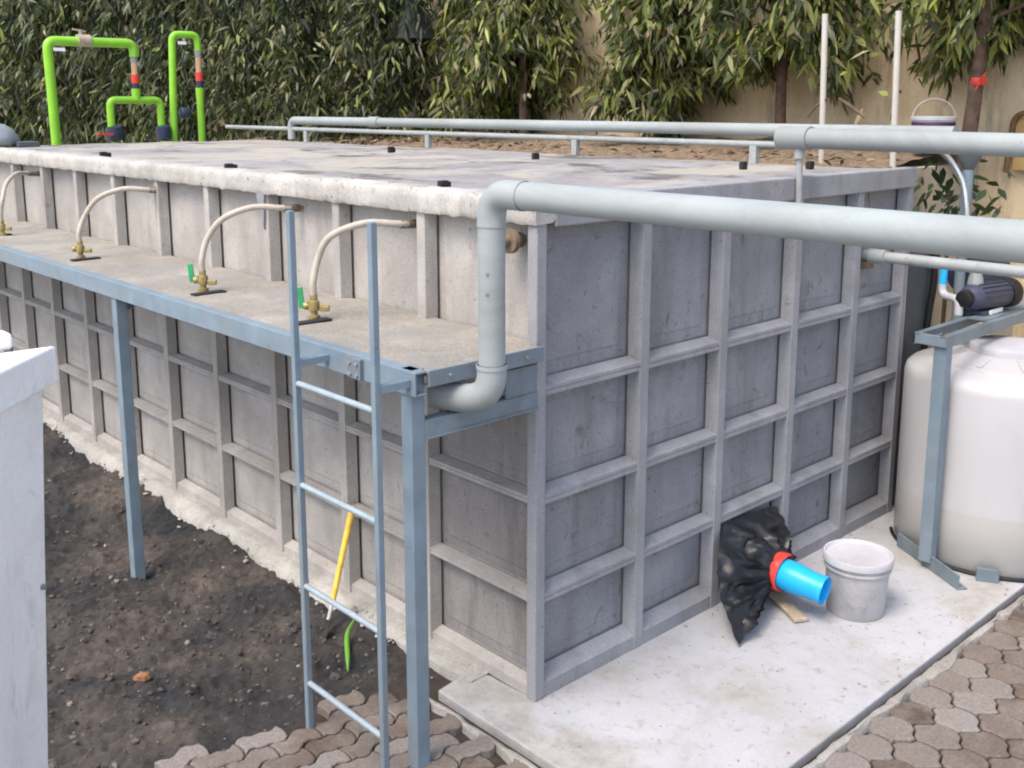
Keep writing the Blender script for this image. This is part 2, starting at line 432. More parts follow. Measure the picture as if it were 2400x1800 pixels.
# paving: border strip, then interlocking wavy blocks
MB().box(-3.7, 5.9, -3.5, .66, -.2, -.05).build('paving_bed', 'joint', kind='structure')
kb = MB()
# mortar smeared along the groove, right and left
for (ax0, n_, kind) in ((-.26, 190, 0), (-1.1, 52, 1)):
    vv = []
    for i in range(n_):
        t_ = ax0 + i * .031
        inn = .034 + .012 * noise.fractal(Vector((t_ * 6, kind, 0)), .8, 2, 3)
        out = .085 + .05 * noise.fractal(Vector((t_ * 2.6, 5 + kind, 0)), .9, 2, 4)
        for k_, q in enumerate((inn, inn, inn + .02, (inn + out) / 2, out - .012, out)):
            z = (-.12, -.012, -.002, -.004, -.007, -.05)[k_] + .004 * noise.noise(Vector((t_ * 20, q * 30, 1)))
            vv.append((t_, -1.09 - q, z) if kind == 0 else (-.275 - q, t_, z - .012))
    kb.add(vv, [(i * 6 + k_, i * 6 + k_ + 1, (i + 1) * 6 + k_ + 1, (i + 1) * 6 + k_) if kind == 1 else (i * 6 + k_, (i + 1) * 6 + k_, (i + 1) * 6 + k_ + 1, i * 6 + k_ + 1) for i in range(n_ - 1) for k_ in range(5)])
kb.build('mortar_edge', 'kerb_mortar', smooth=True, kind='structure')
def tri(t): return 4 * abs(t - math.floor(t + .5)) - 1
def pavers(x0, x1, y0, y1, L, W, a, keep, zt=-.012, hexa=True):
    """interlocking blocks in running bond; the long joints zigzag (in step = wavy rows, out of step = hexagons)"""
    mb = MB(); rows = int((y1 - y0) / W) + 2
    def bound(u, j): return y0 + j * W + a * tri((u - x0) / L + (.5 * (j % 2) if hexa else 0)) * (1 if hexa else .9)
    for j in range(-1, rows):
        off = (j % 2) * L / 2 + (L * .5 if hexa else L * .25)
        for i in range(-1, int((x1 - x0) / L) + 2):
            u0 = x0 + i * L + off
            if not keep(u0 + L / 2, y0 + j * W + W / 2): continue
            us = [u0 + L * q for q in (0, .12, .25, .38, .5, .62, .75, .88, 1)]
            cur = lambda q: .010 * math.sin(q * 4 * math.pi)
            P = [(u, bound(u, j) + cur((u - u0) / L)) for u in us]
            P += [(us[-1] + .010 * math.sin(math.pi * q), bound(us[-1], j) * (1 - q) + bound(us[-1], j + 1) * q) for q in (.33, .66)]
            P += [(u, bound(u, j + 1) + cur((u - u0) / L)) for u in us[::-1]]
            P += [(us[0] + .010 * math.sin(math.pi * q), bound(us[0], j) * (1 - q) + bound(us[0], j + 1) * q) for q in (.66, .33)]
            mx, my = sum(p[0] for p in P) / len(P), sum(p[1] for p in P) / len(P)
            tx, ty, dz = random.gauss(0, .010), random.gauss(0, .010), random.gauss(0, .0022)
            def ring(sh, z): return [(mx + (p - mx) * (1 - sh / (L / 2)), my + (b - my) * (1 - sh / (W / 2)), z + dz + (p - mx) * tx + (b - my) * ty) for p, b in P]
            A, B, C, Dm = ring(.004, zt - .06), ring(.0045, zt - .006), ring(.007, zt - .002), ring(.012, zt); k = len(P)
            mb.add(A + B + C + Dm, [(r * k + i2, r * k + (i2 + 1) % k, (r + 1) * k + (i2 + 1) % k, (r + 1) * k + i2) for r in range(3) for i2 in range(k)] + [tuple(range(3 * k, 4 * k))])
    return mb
edge_y = lambda x: .70 + .06 * math.sin(x * 3.1) + .04 * math.sin(x * 7.7)
pb = pavers(-3.4, -.30, -2.4, .85, .215, .115, .024, lambda x, y: x < -.42 and y < edge_y(x) - .03, hexa=False)
pb2 = pavers(-.4, 5.6, -3.2, -1.16, .195, .17, .033, lambda x, y: x > -.5 and y < -1.20)
pb.add(pb2.v, pb2.f)
pb.build('paving', 'paver', kind='structure')
# ------------------------------------------------------------------ panel tank
LX, LY, ZT = 3.48, 8.42, 2.385
D = .07
tank = thing('panel_tank', 'long grey cement panel tank with a grid of raised ribs', 'water tank')
CX = [0, .753, 1.414, 2.114, 2.80, 3.48]
CY = [0, .825] + [.825 + .752 * k for k in range(1, 11)]; CY[-1] = LY - .06
ZR = [.0, .511, 1.0, 1.52, 2.28]
body = MB().box(D + .02, LX - D, D + .02, LY - D, 0, 2.30).build('core', 'tank', tank)
HW = .032            # half width of a vertical rib
def ribx(mb, x, a=HW, z0=0, z1=2.30, front=0.0, ch=.02):          # on the right (y=0) face
    mb.add([(x - a - ch, D, z0), (x - a, front, z0), (x + a, front, z0), (x + a + ch, D, z0), (x - a - ch, D, z1), (x - a, front, z1), (x + a, front, z1), (x + a + ch, D, z1)],
           [(0, 1, 5, 4), (1, 2, 6, 5), (2, 3, 7, 6), (3, 0, 4, 7), (4, 5, 6, 7), (3, 2, 1, 0)])
def riby(mb, y, a=HW, z0=0, z1=2.30, front=0.0, ch=.012):
    mb.add([(D, y - a - ch, z0), (front, y - a, z0), (front, y + a, z0), (D, y + a + ch, z0), (D, y - a - ch, z1), (front, y - a, z1), (front, y + a, z1), (D, y + a + ch, z1)],
           [(4, 5, 1, 0), (5, 6, 2, 1), (6, 7, 3, 2), (7, 4, 0, 3), (7, 6, 5, 4), (0, 1, 2, 3)])
MB().box(0, .062, 0, .062, 0, 2.30).build('corner_post', 'tank_face_shade', tank, bevel=.006)
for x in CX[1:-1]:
    r = MB(); ribx(r, x); r.build('vertical_rib', 'tank_face_shade', tank, bevel=.003)
r = MB(); ribx(r, LX - .035); r.build('vertical_rib', 'tank_face_shade', tank, bevel=.003)
for y in CY[1:-1]:
    r = MB(); riby(r, y); r.build('vertical_rib', 'tank', tank, bevel=.003)
r = MB(); riby(r, LY - .04); r.build('vertical_rib', 'tank', tank, bevel=.003)
# horizontal ribs: sloping top, flat front with a groove, undercut below
def hprof(z, foot=False):
    if foot: return [(D, z), (.004, z), (.004, z + .075), (D, z + .125)]
    return [(D, z - .022), (.005, z - .022), (.005, z - .006), (.010, z - .003), (.010, z + .002), (.005, z + .005), (.005, z + .020), (D, z + .046)]
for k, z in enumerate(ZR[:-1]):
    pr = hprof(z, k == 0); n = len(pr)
    r = MB(); r.add([(.06, d, h) for d, h in pr] + [(LX - .05, d, h) for d, h in pr], [(i, (i + 1) % n, n + (i + 1) % n, n + i) for i in range(n)]); r.build('horizontal_rib', 'tank_face_shade', tank)
    pr = [(D, .0), (.012, .0), (.012, .05), (D, .075)] if k == 0 else [(D, z - .018), (.006, z - .018), (.006, z - .003), (.011, z), (.006, z + .004), (.006, z + .016), (D, z + .027)]; n = len(pr)
    r = MB(); r.add([(d, .06, h) for d, h in pr] + [(d, LY - .05, h) for d, h in pr], [(n + i, n + (i + 1) % n, (i + 1) % n, i) for i in range(n)]); r.build('horizontal_rib', 'tank', tank)
# recessed panels, each with a stepped border
def pillow(mb, P):
    mb.add(P, [(0, 1, 5, 4), (1, 2, 6, 5), (2, 3, 7, 6), (3, 0, 4, 7), (4, 5, 6, 7)])
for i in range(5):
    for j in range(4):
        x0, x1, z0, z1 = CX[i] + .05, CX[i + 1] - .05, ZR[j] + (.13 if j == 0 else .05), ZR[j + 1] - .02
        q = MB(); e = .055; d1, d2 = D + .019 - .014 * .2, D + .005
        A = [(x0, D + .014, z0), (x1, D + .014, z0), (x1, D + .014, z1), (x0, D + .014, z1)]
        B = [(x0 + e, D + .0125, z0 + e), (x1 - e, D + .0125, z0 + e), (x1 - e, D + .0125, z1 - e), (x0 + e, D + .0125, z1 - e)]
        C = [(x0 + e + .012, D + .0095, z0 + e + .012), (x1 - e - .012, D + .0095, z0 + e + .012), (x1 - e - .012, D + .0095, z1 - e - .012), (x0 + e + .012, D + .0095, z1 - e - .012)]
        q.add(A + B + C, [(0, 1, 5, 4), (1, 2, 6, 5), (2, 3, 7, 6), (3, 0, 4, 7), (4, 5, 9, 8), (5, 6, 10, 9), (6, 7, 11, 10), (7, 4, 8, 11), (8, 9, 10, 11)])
        q.build('wall_panel', 'tank_shade_stain', tank)
for i in range(len(CY) - 1):
    for j in range(4):
        y0, y1, z0, z1 = CY[i] + .045, CY[i + 1] - .045, ZR[j] + (.085 if j == 0 else .035), ZR[j + 1] - .02
        e = .045; q = MB()
        A = [(D + .014, y1, z0), (D + .014, y0, z0), (D + .014, y0, z1), (D + .014, y1, z1)]
        B = [(D + .0125, y1 - e, z0 + e), (D + .0125, y0 + e, z0 + e), (D + .0125, y0 + e, z1 - e), (D + .0125, y1 - e, z1 - e)]
        e += .01
        C = [(D + .0095, y1 - e, z0 + e), (D + .0095, y0 + e, z0 + e), (D + .0095, y0 + e, z1 - e), (D + .0095, y1 - e, z1 - e)]
        q.add(A + B + C, [(0, 1, 5, 4), (1, 2, 6, 5), (2, 3, 7, 6), (3, 0, 4, 7), (4, 5, 9, 8), (5, 6, 10, 9), (6, 7, 11, 10), (7, 4, 8, 11), (8, 9, 10, 11)])
        q.build('wall_panel', 'tank_brown_shade' if i == 0 and j < 3 else 'tank', tank)
# top band and roof
MB().box(.105, LX, -.012, .08, 2.262, 2.392).build('top_band', 'tank_face_shade', tank, bevel=.008)
# left rim as a rough mortar coping
ys = np.arange(-.008, LY + .01, .018); pr = [(.09, 2.285), (-.014, 2.276), (-.020, 2.29), (-.020, 2.315), (-.020, 2.345), (-.019, 2.375), (-.004, 2.392), (.03, 2.396), (.06, 2.397), (.10, 2.396), (.14, 2.393), (.19, 2.372)]
vv = []; n = len(pr)
for y in ys:
    for x, z in pr:
        h_ = noise.fractal(Vector((x * 22, y * 22, z * 22)), .7, 2.1, 4)
        vv.append((x + .005 * h_ + .003 * noise.noise(Vector((x * 9, y * 5, z * 9))), y, z + .005 * noise.fractal(Vector((x * 24 + 7, y * 16, z * 9)), .7, 2, 4) - (.006 if noise.noise(Vector((x * 7, y * 9, 3))) > .45 else 0)))
q = MB().add(vv, [((j + 1) * n + i, (j + 1) * n + (i + 1) % n, j * n + (i + 1) % n, j * n + i) for j in range(len(ys) - 1) for i in range(n)] + [tuple(range(n)), tuple((len(ys) - 1) * n + i for i in range(n))[::-1]])
q.build('coping', 'tank_rim', tank, smooth=True)
xs = np.arange(.14, LX + .001, .06); ys = np.append(np.arange(.06, LY, .06), LY); nx = len(xs)
q = MB().add([(x, y, 2.372 + .012 * noise.fractal(Vector((x * 1.2, y * 1.2, 5)), 1, 2, 4)) for y in ys for x in xs], [(j * nx + i, j * nx + i + 1, (j + 1) * nx + i + 1, (j + 1) * nx + i) for j in range(len(ys) - 1) for i in range(nx - 1)])
q.build('roof_slab', 'roof', tank, smooth=True)
# roof joints, hooks
for x, y in ((.194, 5.19), (.10, 2.93), (.14, .81), (2.51, 4.46), (2.58, 2.66), (2.72, .82), (3.1, .55)):
    h = MB().box(x - .035, x + .02, y - .02, y + .012, 2.37, 2.425).box(x + .03, x + .075, y + .03, y + .06, 2.37, 2.415)
    h.build('lifting_hook', 'dark_hole', tank, bevel=.006)
MB().lathe([(.022, -.09), (.024, -.03), (.055, -.03), (.057, -.005), (.035, 0), (.035, .05)], (.0, .158, 2.196), (1, 0, 0), 20).build('flange_stub', 'rust', tank, smooth=True)
MB().add([(.0, 2.42, 2.29), (0, 2.30, 2.29), (0, 2.33, 2.06), (-.012, 2.42, 2.29), (-.02, 2.30, 2.29), (-.014, 2.33, 2.06)], [(0, 1, 2), (5, 4, 3), (0, 3, 4, 1), (1, 4, 5, 2), (2, 5, 3, 0)]).build('gusset', 'castiron', tank)

# ------------------------------------------------------------------ walkway
wk = thing('walkway', 'raised concrete deck on blue grey steel frame along the tank side', 'walkway')
ys = np.arange(-.045, 8.5, .04); xs = np.linspace(-.70, .06, 22); nx = len(xs)
q = MB().add([(x if y > .07 else min(x, -.004), y, 1.742 + .006 * noise.fractal(Vector((x * 5, y * 5, 2)), 1, 2, 4)) for y in ys for x in xs], [(j * nx + i, j * nx + i + 1, (j + 1) * nx + i + 1, (j + 1) * nx + i) for j in range(len(ys) - 1) for i in range(nx - 1)])
q.box(-.69, .06, .08, 8.45, 1.69, 1.73); q.build('deck', 'deck', wk, smooth=True)
b = MB().box(-.722, -.712, -.05, 8.5, 1.652, 1.752).box(-.712, -.66, -.05, 8.5, 1.742, 1.752).box(-.712, -.66, -.05, 8.5, 1.652, 1.660)
b.build('edge_beam', 'steel', wk, bevel=.003)
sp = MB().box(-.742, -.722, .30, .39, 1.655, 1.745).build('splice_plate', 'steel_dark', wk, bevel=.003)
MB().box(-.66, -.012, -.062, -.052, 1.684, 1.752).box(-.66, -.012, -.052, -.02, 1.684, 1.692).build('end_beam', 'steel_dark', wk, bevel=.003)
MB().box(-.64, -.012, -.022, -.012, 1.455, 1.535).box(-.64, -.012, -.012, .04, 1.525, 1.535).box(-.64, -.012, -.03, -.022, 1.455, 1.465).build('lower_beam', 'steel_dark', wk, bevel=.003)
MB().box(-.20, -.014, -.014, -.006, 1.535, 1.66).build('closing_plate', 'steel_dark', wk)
for y in (.025, 2.93, 5.7):
    zb = -.05 if y < 1 else -.24
    MB().box(-.710, -.641, y - .035, y + .035, zb, 1.752 if y < 1 else 1.65).build('post', 'steel', wk, bevel=.004)
    if y > 1:
        MB().add([(-.641, y - .004, 1.65), (-.641, y - .004, 1.56), (-.40, y - .004, 1.65), (-.641, y + .004, 1.65), (-.641, y + .004, 1.56), (-.40, y + .004, 1.65)], [(0, 1, 2), (5, 4, 3), (1, 0, 3, 4), (2, 1, 4, 5), (0, 2, 5, 3)]).build('gusset', 'steel_dark', wk)
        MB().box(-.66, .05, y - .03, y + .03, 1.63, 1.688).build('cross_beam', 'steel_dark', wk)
for y in (5.82, 3.98, 2.18, 1.10):
    MB().box(-.56, -.37, y - .03, y + .03, 1.744, 1.7535).build('slot', 'dark_hole', wk)

for z in (1.675, 1.725):
    for y in (.32, .37): MB().lathe([(.009, 0), (.009, .008), (0, .009)], (-.742, y, z), (-1, 0, 0), 6).build('bolt', 'castiron', sp)
for x in (-.12, -.55): MB().lathe([(.009, 0), (.009, .008), (0, .009)], (x, -.062, 1.718), (0, -1, 0), 6).build('bolt', 'castiron', wk)
# ------------------------------------------------------------------ ladder
ld = thing('ladder', 'narrow blue grey steel ladder standing upright beside the walkway', 'ladder')
LXp = -.88
for y, zb in ((.575, -.07), (-.008, -.04)):
    MB().box(LXp - .0145, LXp + .0145, y - .0145, y + .0145, zb, 2.36).build('stringer', 'steel', ld, bevel=.004)
for z in (.215, .687, 1.16, 1.618):
    MB().tube([(LXp, .561, z), (LXp, .006, z)], .0135, 12, False).build('rung', 'steel_light', ld, smooth=True)
for y in (.575, -.008):
    MB().bar((LXp + .014, y, 1.705), (-.722, y, 1.705), .035, .03).build('bracket', 'steel', ld)

# ------------------------------------------------------------------ main pipe
VX, VY, ZP, RP = -.42, -.17, 2.452, .055
op = thing('overflow_pipe', 'thick pale grey plastic pipe rising past the walkway and running off right', 'pipe')
VXt = -.356
MB().tube([(VX, VY, 1.735), (VX, VY, 2.34)], RP, 32, False).build('riser', 'pvc', op, smooth=True)
MB().tube(fillet([(VX, VY, 2.32), (VX, VY, ZP), (VX, VY - .19, ZP)], .105, 10), RP + .003, 32, False).build('elbow', 'pvc', op, smooth=True)
MB().tube([(VX, VY - .17, ZP), (VX, -5.5, ZP)], RP, 32, True).build('pipe_run', 'pvc', op, smooth=True)
MB().tube(fillet([(VX, VY, 1.76), (VX, VY, 1.603), (VX - .10, VY + .25, 1.603)], .13, 12), RP + .006, 32, True, .09).build('elbow', 'pvc', op, smooth=True)
MB().tube([(VX, VY, 1.742), (VX, VY, 1.76)], RP + .0095, 32, True).build('collar', 'pvc', op, smooth=True)

for z in (2.14, 2.06): MB().lathe([(.007, 0), (.007, .004), (0, .005)], (VX - .05, VY - .028, z), (-.87, -.5, 0), 8).build('screw', 'castiron', op)
# outlet pipe out of the right face
p2 = thing('outlet_pipe', 'thinner grey pipe coming out of the ribbed face under the thick pipe', 'pipe')
MB().tube([(3.0, .07, 1.848), (3.0, -4.5, 1.862)], .036, 24).build('pipe_run', 'pvc_dull', p2, smooth=True)
MB().tube([(3.0, .03, 1.848), (3.0, -.08, 1.848)], .047, 24).build('coupling', 'pvc_dull', p2, smooth=True)
MB().box(2.965, 3.04, .02, .075, 1.765, 1.81).build('clamp', 'rust', p2, bevel=.004)

# header over the roof corner
hp = thing('header_pipe', 'grey pipe on a thin drop leg, starting at a tee above the roof corner', 'pipe')
MB().tube([(2.02, .03, 2.612), (1.75, -3.9, 2.60)], .056, 28).build('pipe_run', 'pvc', hp, smooth=True)
te = MB().tube([(2.02, .10, 2.612), (2.02, .02, 2.612), (2.012, -.10, 2.612)], .066, 28).build('tee', 'pvc', hp, smooth=True)
MB().tube([(2.02, -.03, 2.59), (2.03, -.033, 2.25)], .018, 14).build('drop_leg', 'pvc_dull', hp, smooth=True)
MB().tube([(2.02, -.03, 2.57), (2.02, -.03, 2.50)], .03, 16).build('reducer', 'pvc_dull', te, smooth=True)

up = thing('upper_roof_pipe', 'upper grey pipe of the pair along the far edge of the roof', 'pipe', group='pipes along the far roof edge')
MB().tube(fillet([(3.40, 7.62, 2.40), (3.40, 7.62, 2.617), (3.40, -.28, 2.617)], .09, 6), .046, 22).build('pipe_run', 'pvc', up, smooth=True)
MB().tube([(3.40, 6.02, 2.617), (3.40, 5.86, 2.617)], .056, 22).build('coupling', 'pvc', up, smooth=True)
lp = thing('lower_roof_pipe', 'thin lower pipe of the pair on short feet along the far roof edge', 'pipe', group='pipes along the far roof edge')
MB().tube([(3.40, 9.2, 2.52), (3.40, -.25, 2.512)], .024, 16).build('pipe_run', 'pvc_dull', lp, smooth=True)
for y in (7.3, 5.04, 3.01, 1.2):
    MB().box(3.375, 3.425, y - .03, y + .03, 2.37, 2.50).build('foot', 'pvc_dull', lp, bevel=.004)

# ------------------------------------------------------------------ sampling hoses with brass valves
HG = 'hoses looping from the tank onto the deck'; VG = 'brass valves on the deck'
hl = ['beige hose looped down at the far left end of the deck', 'beige hose arching down left of the second post',
      'beige hose arching down just left of the ladder', 'beige hose arching down between the two ladder rails']
vl = ['brass valve under the hose at the far left of the deck', 'brass valve with stubby body above the slot near the leftmost post',
      'brass valve with green lever left of the ladder', 'brass valve with green lever seen between the ladder rails']
for k, (yf, yv, xv) in enumerate(((6.27, 5.80, -.44), (3.84, 4.05, -.47), (2.04, 2.255, -.458), (.93, 1.16, -.415))):
    h = thing('sampling_hose', hl[k], 'hose', group=HG)
    c = yv + (yf - yv) * .15
    path = spline([(.04, yf, 2.205), (-.06, yf, 2.212), (-.2, yf + (yv - yf) * .35, 2.22), (-.34, yf + (yv - yf) * .75, 2.16), (-.415 if k != 3 else -.38, yv, 2.05), (xv, yv, 1.93), (xv, yv, 1.855)], 7)
    MB().tube(path, .0178, 14).build('tube', 'hose', h, smooth=True)
    MB().tube([(.06, yf, 2.204), (-.045, yf, 2.21)], .022, 14).build('nipple', 'rust', h, smooth=True)
    v = thing('brass_valve', vl[k], 'valve', group=VG)
    v = MB().lathe([(.014, 0), (.03, .0), (.03, .018), (.018, .022), (.018, .04), (.027, .045), (.029, .07), (.027, .092), (.018, .096), (.02, .118), (.016, .13)], (xv, yv, 1.745), (0, 0, 1), 14).build('body', 'brass', v, smooth=True)
    MB().lathe([(.012, 0), (.014, .03), (.02, .032), (.02, .05)], (xv, yv, 1.812), (-.6, .6, 0), 12).build('stem', 'brass', v, smooth=True)
    if k >= 2:
        MB().bar((xv - .042, yv + .042, 1.80), (xv - .05, yv + .05, 1.905), .03, .012, (.6, .6, 0)).build('handle', 'green_handle', v, bevel=.003)
    MB().bar((xv + .02, yv - .02, 1.80), (xv + .055, yv - .055, 1.80), .028, .028).build('side_port', 'brass', v, bevel=.004)

# ------------------------------------------------------------------ things on the ground, left
t = thing('hand_hoe', 'yellow handled hoe leaning against the ribbed wall behind the ladder', 'hand tool')
MB().tube([(-.045, 1.42, .585), (-.16, 1.376, .32), (-.255, 1.335, .10)], [.019, .017, .015], 12).build('handle', 'yellow', t, smooth=True)
MB().tube([(-.25, 1.337, .12), (-.30, 1.31, .03)], .011, 10).build('neck', 'blade', t, smooth=True)
MB().hexa([(-.37, 1.25, -.075), (-.325, 1.30, -.075), (-.32, 1.305, -.07), (-.365, 1.255, -.07), (-.32, 1.28, .04), (-.285, 1.325, .04), (-.28, 1.33, .045), (-.315, 1.285, .045)]).build('blade', 'blade', t)
q = MB()
pl = spline([(-.19, 1.225, .025), (-.30, 1.13, .012), (-.40, .98, -.015), (-.44, .92, -.055)], 5)
for a, b2 in zip(pl[:-1], pl[1:]): pass
q.tube(pl, [.003 + .011 * math.sin(math.pi * min(1, (i + .6) / len(pl) * 1.05)) for i in range(len(pl))], 8)
for i, v in enumerate(q.v):
    q.v[i] = v
tag(q.build('plant_shoot', 'leaf_green', smooth=True), 'bright green shoot lying on the mortar edge behind the ladder', 'plant')
g = MB(); rock(g, (-1.22, 1.62, soil_z(-1.22, 1.62) + .004), .05, 3)
tag(g.build('brick_fragment', 'brick'), 'small orange brick chip on the dark soil', 'brick')

# white column at the left edge of the frame
wc = thing('white_column', 'tall white painted column with an overhanging cap at the left edge', 'column')
C0 = Vector((-2.052, .02)); e1 = Vector((-.62, -.62)); e2 = Vector((-1.0, .05))
def foot(ins, shift=0.0):
    n1, n2 = e1.normalized(), e2.normalized(); c = C0 + (n1 + n2) * ins + Vector((-shift, -.0))
    return [c, c + e2, c + e1 + e2, c + e1]
ca, cb = foot(.0), foot(.0)
MB().prism([tuple(p) for p in foot(0)], 1.948, 2.066).build('cap', 'white_paint', wc, bevel=.008)
A = [(p.x, p.y, -.05) for p in foot(.032, .13)] + [(p.x, p.y, 1.948) for p in foot(.032)]
MB().hexa(A).build('shaft', 'white_paint', wc, bevel=.006)
MB().box(-2.26, -2.165, .05, .13, 2.066, 2.115).build('cap_block', 'white_paint', wc, bevel=.01)
MB().lathe([(.009, 0), (.009, .012), (0, .013)], (C0.x - .115, C0.y - .04, 1.32), (.7, -.7, 0), 10).build('bolt', 'castiron', wc)

# ------------------------------------------------------------------ drain outlet with bag
bo = thing('drain_coupling', 'sky blue plastic coupling sticking out of the black bag', 'pipe fitting')
bx, bz = 1.665, .215
MB().tube([(bx - .02, .06, bz + .02), (bx, -.22, bz + .01), (bx, -.30, bz), (bx + .005, -.36, bz - .005), (bx + .012, -.42, bz - .012), (bx + .02, -.515, bz - .02)], [.07, .08, .087, .087, .078, .074], 28, True, .10).build('sleeve', 'blue', bo, smooth=True)
MB().tube([(bx + .017, -.50, bz - .018), (bx + .021, -.528, bz - .021)], .0785, 28, False).build('lip', 'blue', bo, smooth=True)
bag = thing('plastic_bag', 'crumpled black plastic bag tied with red tape round the drain outlet', 'plastic bag')
hem = [(1.476, -.004, .475), (1.629, -.004, .475), (1.802, -.004, .470), (1.91, -.004, .462), (1.985, -.01, .438), (2.01, -.03, .375), (2.01, -.06, .308), (1.98, -.10, .244),
       (1.93, -.15, .18), (1.80, -.20, .135), (1.70, -.235, .10), (1.61, -.23, .105), (1.545, -.22, .135), (1.48, -.23, .14), (1.411, -.26, .129), (1.318, -.30, .097), (1.225, -.335, .045),
       (1.142, -.355, .004), (1.128, -.346, .03), (1.15, -.29, .10), (1.177, -.22, .161), (1.19, -.19, .212), (1.247, -.13, .272), (1.298, -.09, .343), (1.375, -.05, .413), (1.476, -.004, .475)]
hm = spline(hem, 6); seg = len(hm) - 1; rows = 26; cz = bz + .006; angs = []; prev = None
for q in hm[:seg]:
    a = math.atan2(q.z - cz, q.x - bx)
    if prev is not None:
        while a > prev: a -= 2 * math.pi
        a = max(min(a, prev - .004), prev - .35) if prev - a < 3 else prev - .004
    angs.append(a); prev = a
a0 = angs[0]; span = (angs[0] - angs[-1]) or 1; angs = [a0 - (a0 - a) / span * 2 * math.pi * (1 - 1 / seg) for a in angs]
vv = []
for j in range(rows):
    t = j / (rows - 1)
    for k in range(seg):
        o_, a = hm[k], angs[k]
        r_ = Vector((bx + .092 * math.cos(a), -.262, cz + .092 * math.sin(a)))
        p = o_.lerp(r_, t); ln = (o_ - r_).length
        env = math.sin(math.pi * min(1, t * .9 + .1)) * min(1, ln / .16)
        s_ = k / seg * 2 * math.pi
        fold = (1 - abs(math.sin(s_ * 7 + 1.5 * noise.noise(Vector((p.x * 5, t * 1.5, p.z * 5)))))) ** 2 - .25
        crease = abs(noise.noise(Vector((p.x * 13, p.y * 9, p.z * 13)))) - .2
        p += Vector((0, -1, .35)) * (env * (.042 * fold + .060 * crease + .014))
        p.y = min(p.y, -.0035); p.z = max(p.z, .003)
        vv.append(tuple(p))
bg_ = MB().add(vv, [(j * seg + k, (j + 1) * seg + k, (j + 1) * seg + (k + 1) % seg, j * seg + (k + 1) % seg) for j in range(rows - 1) for k in range(seg)])
w_ = bg_.build('wrap', 'film', bag, smooth=True)
ring = []
for k in range(25):
    a = 2 * math.pi * k / 24; ring.append((bx + .101 * math.cos(a), -.262 + .006 * math.sin(3 * a), bz + .006 + .101 * math.sin(a)))
q = MB(); vv = []
for j, (dy, dr) in enumerate(((.036, 0), (.028, .007), (-.028, .008), (-.036, 0), (-.028, -.006), (.028, -.006))):
    for k in range(32):
        a = 2 * math.pi * k / 32; r_ = .101 + dr + .003 * math.sin(5 * a + j)
        vv.append((bx + r_ * math.cos(a), -.258 + dy + .005 * math.sin(2 * a + 1), bz + .006 + r_ * math.sin(a)))
q.add(vv, [(j * 32 + k, j * 32 + (k + 1) % 32, ((j + 1) % 6) * 32 + (k + 1) % 32, ((j + 1) % 6) * 32 + k) for j in range(6) for k in range(32)])
q.build('tape', 'red', bag, smooth=True)
tag(MB().bar((1.81, -.08, .028), (1.60, -.44, .018), .075, .022).build('board', 'wood', bevel=.004), 'short weathered board lying on the slab under the black bag', 'board')

# pail
pa = thing('pail', 'stained white plastic pail with a lid standing on the white slab', 'pail')
px, py = 1.965, -.56
MB().lathe([(.150, 0), (.155, .006), (.172, .262), (.182, .265), (.182, .275), (.173, .28), (.176, .31)], (px, py, .001), (0, 0, 1), 40).build('body', 'pail', pa, smooth=True)
MB().lathe([(.180, .298), (.190, .302), (.191, .332), (.186, .342), (.178, .342), (.170, .324), (.08, .321), (0, .322)], (px, py, .001), (0, 0, 1), 40).build('lid', 'lid', pa, smooth=True)

# ------------------------------------------------------------------ storage tank, stand, pumps at right
st = thing('storage_tank', 'big milky white plastic cylinder tank half full of liquid', 'storage tank')
TX, TY, TR = 3.48, -.685, .60
sh_ = MB().lathe([(TR - .02, 0), (TR, .02), (TR, .33), (TR, .73), (TR, 1.10), (TR - .010, 1.145), (TR - .04, 1.172), (TR - .16, 1.205), (TR - .165, 1.222), (.28, 1.262), (.26, 1.267)], (TX, TY, .004), (0, 0, 1), 72).build('shell', 'milky', st, smooth=True)
MB().lathe([(.23, 1.255), (.23, 1.305), (.215, 1.32), (.10, 1.33), (0, 1.332)], (TX, TY, .004), (0, 0, 1), 40).build('lid', 'lid', st, smooth=True)
for a in range(10):
    an = a * .628; MB().bar((TX + .25 * math.cos(an), TY + .25 * math.sin(an), 1.272), (TX + .42 * math.cos(an), TY + .42 * math.sin(an), 1.236), .035, .014).build('shoulder_rib', 'milky', sh_, bevel=.004)
sd = thing('pump_stand', 'blue grey steel stand with rails above the milky tank', 'steel stand')
MB().box(2.745, 2.755, -.62, -.545, .05, 1.46).box(2.755, 2.83, -.555, -.545, .05, 1.46).box(2.755, 2.83, -.62, -.61, .05, 1.46).build('post', 'steel', sd, bevel=.003)
MB().box(4.95, 5.03, -.62, -.545, .0, 1.46).build('post', 'steel', sd, bevel=.003)
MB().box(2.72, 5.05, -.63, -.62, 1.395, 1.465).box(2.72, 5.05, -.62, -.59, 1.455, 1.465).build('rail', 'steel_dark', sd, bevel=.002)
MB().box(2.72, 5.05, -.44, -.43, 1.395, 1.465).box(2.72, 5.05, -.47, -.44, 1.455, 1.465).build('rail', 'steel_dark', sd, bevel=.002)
MB().box(2.72, 2.74, -.62, -.43, 1.40, 1.463).build('end_tie', 'steel', sd, bevel=.002)
MB().box(3.36, 4.2, -.59, -.47, 1.462, 1.472).build('mounting_plate', 'steel_dark', sd)
ab = MB(); ab.bar((2.955, -.31, .047), (2.625, -.85, .047), .012, .09).bar((2.975, -.33, .006), (2.645, -.87, .006), .06, .010)
ab.build('base_angle', 'steel_dark', sd)
MB().bar((2.84, -.86, .04), (2.90, -.97, .04), .045, .08).build('foot_block', 'steel_dark', sd, bevel=.004)
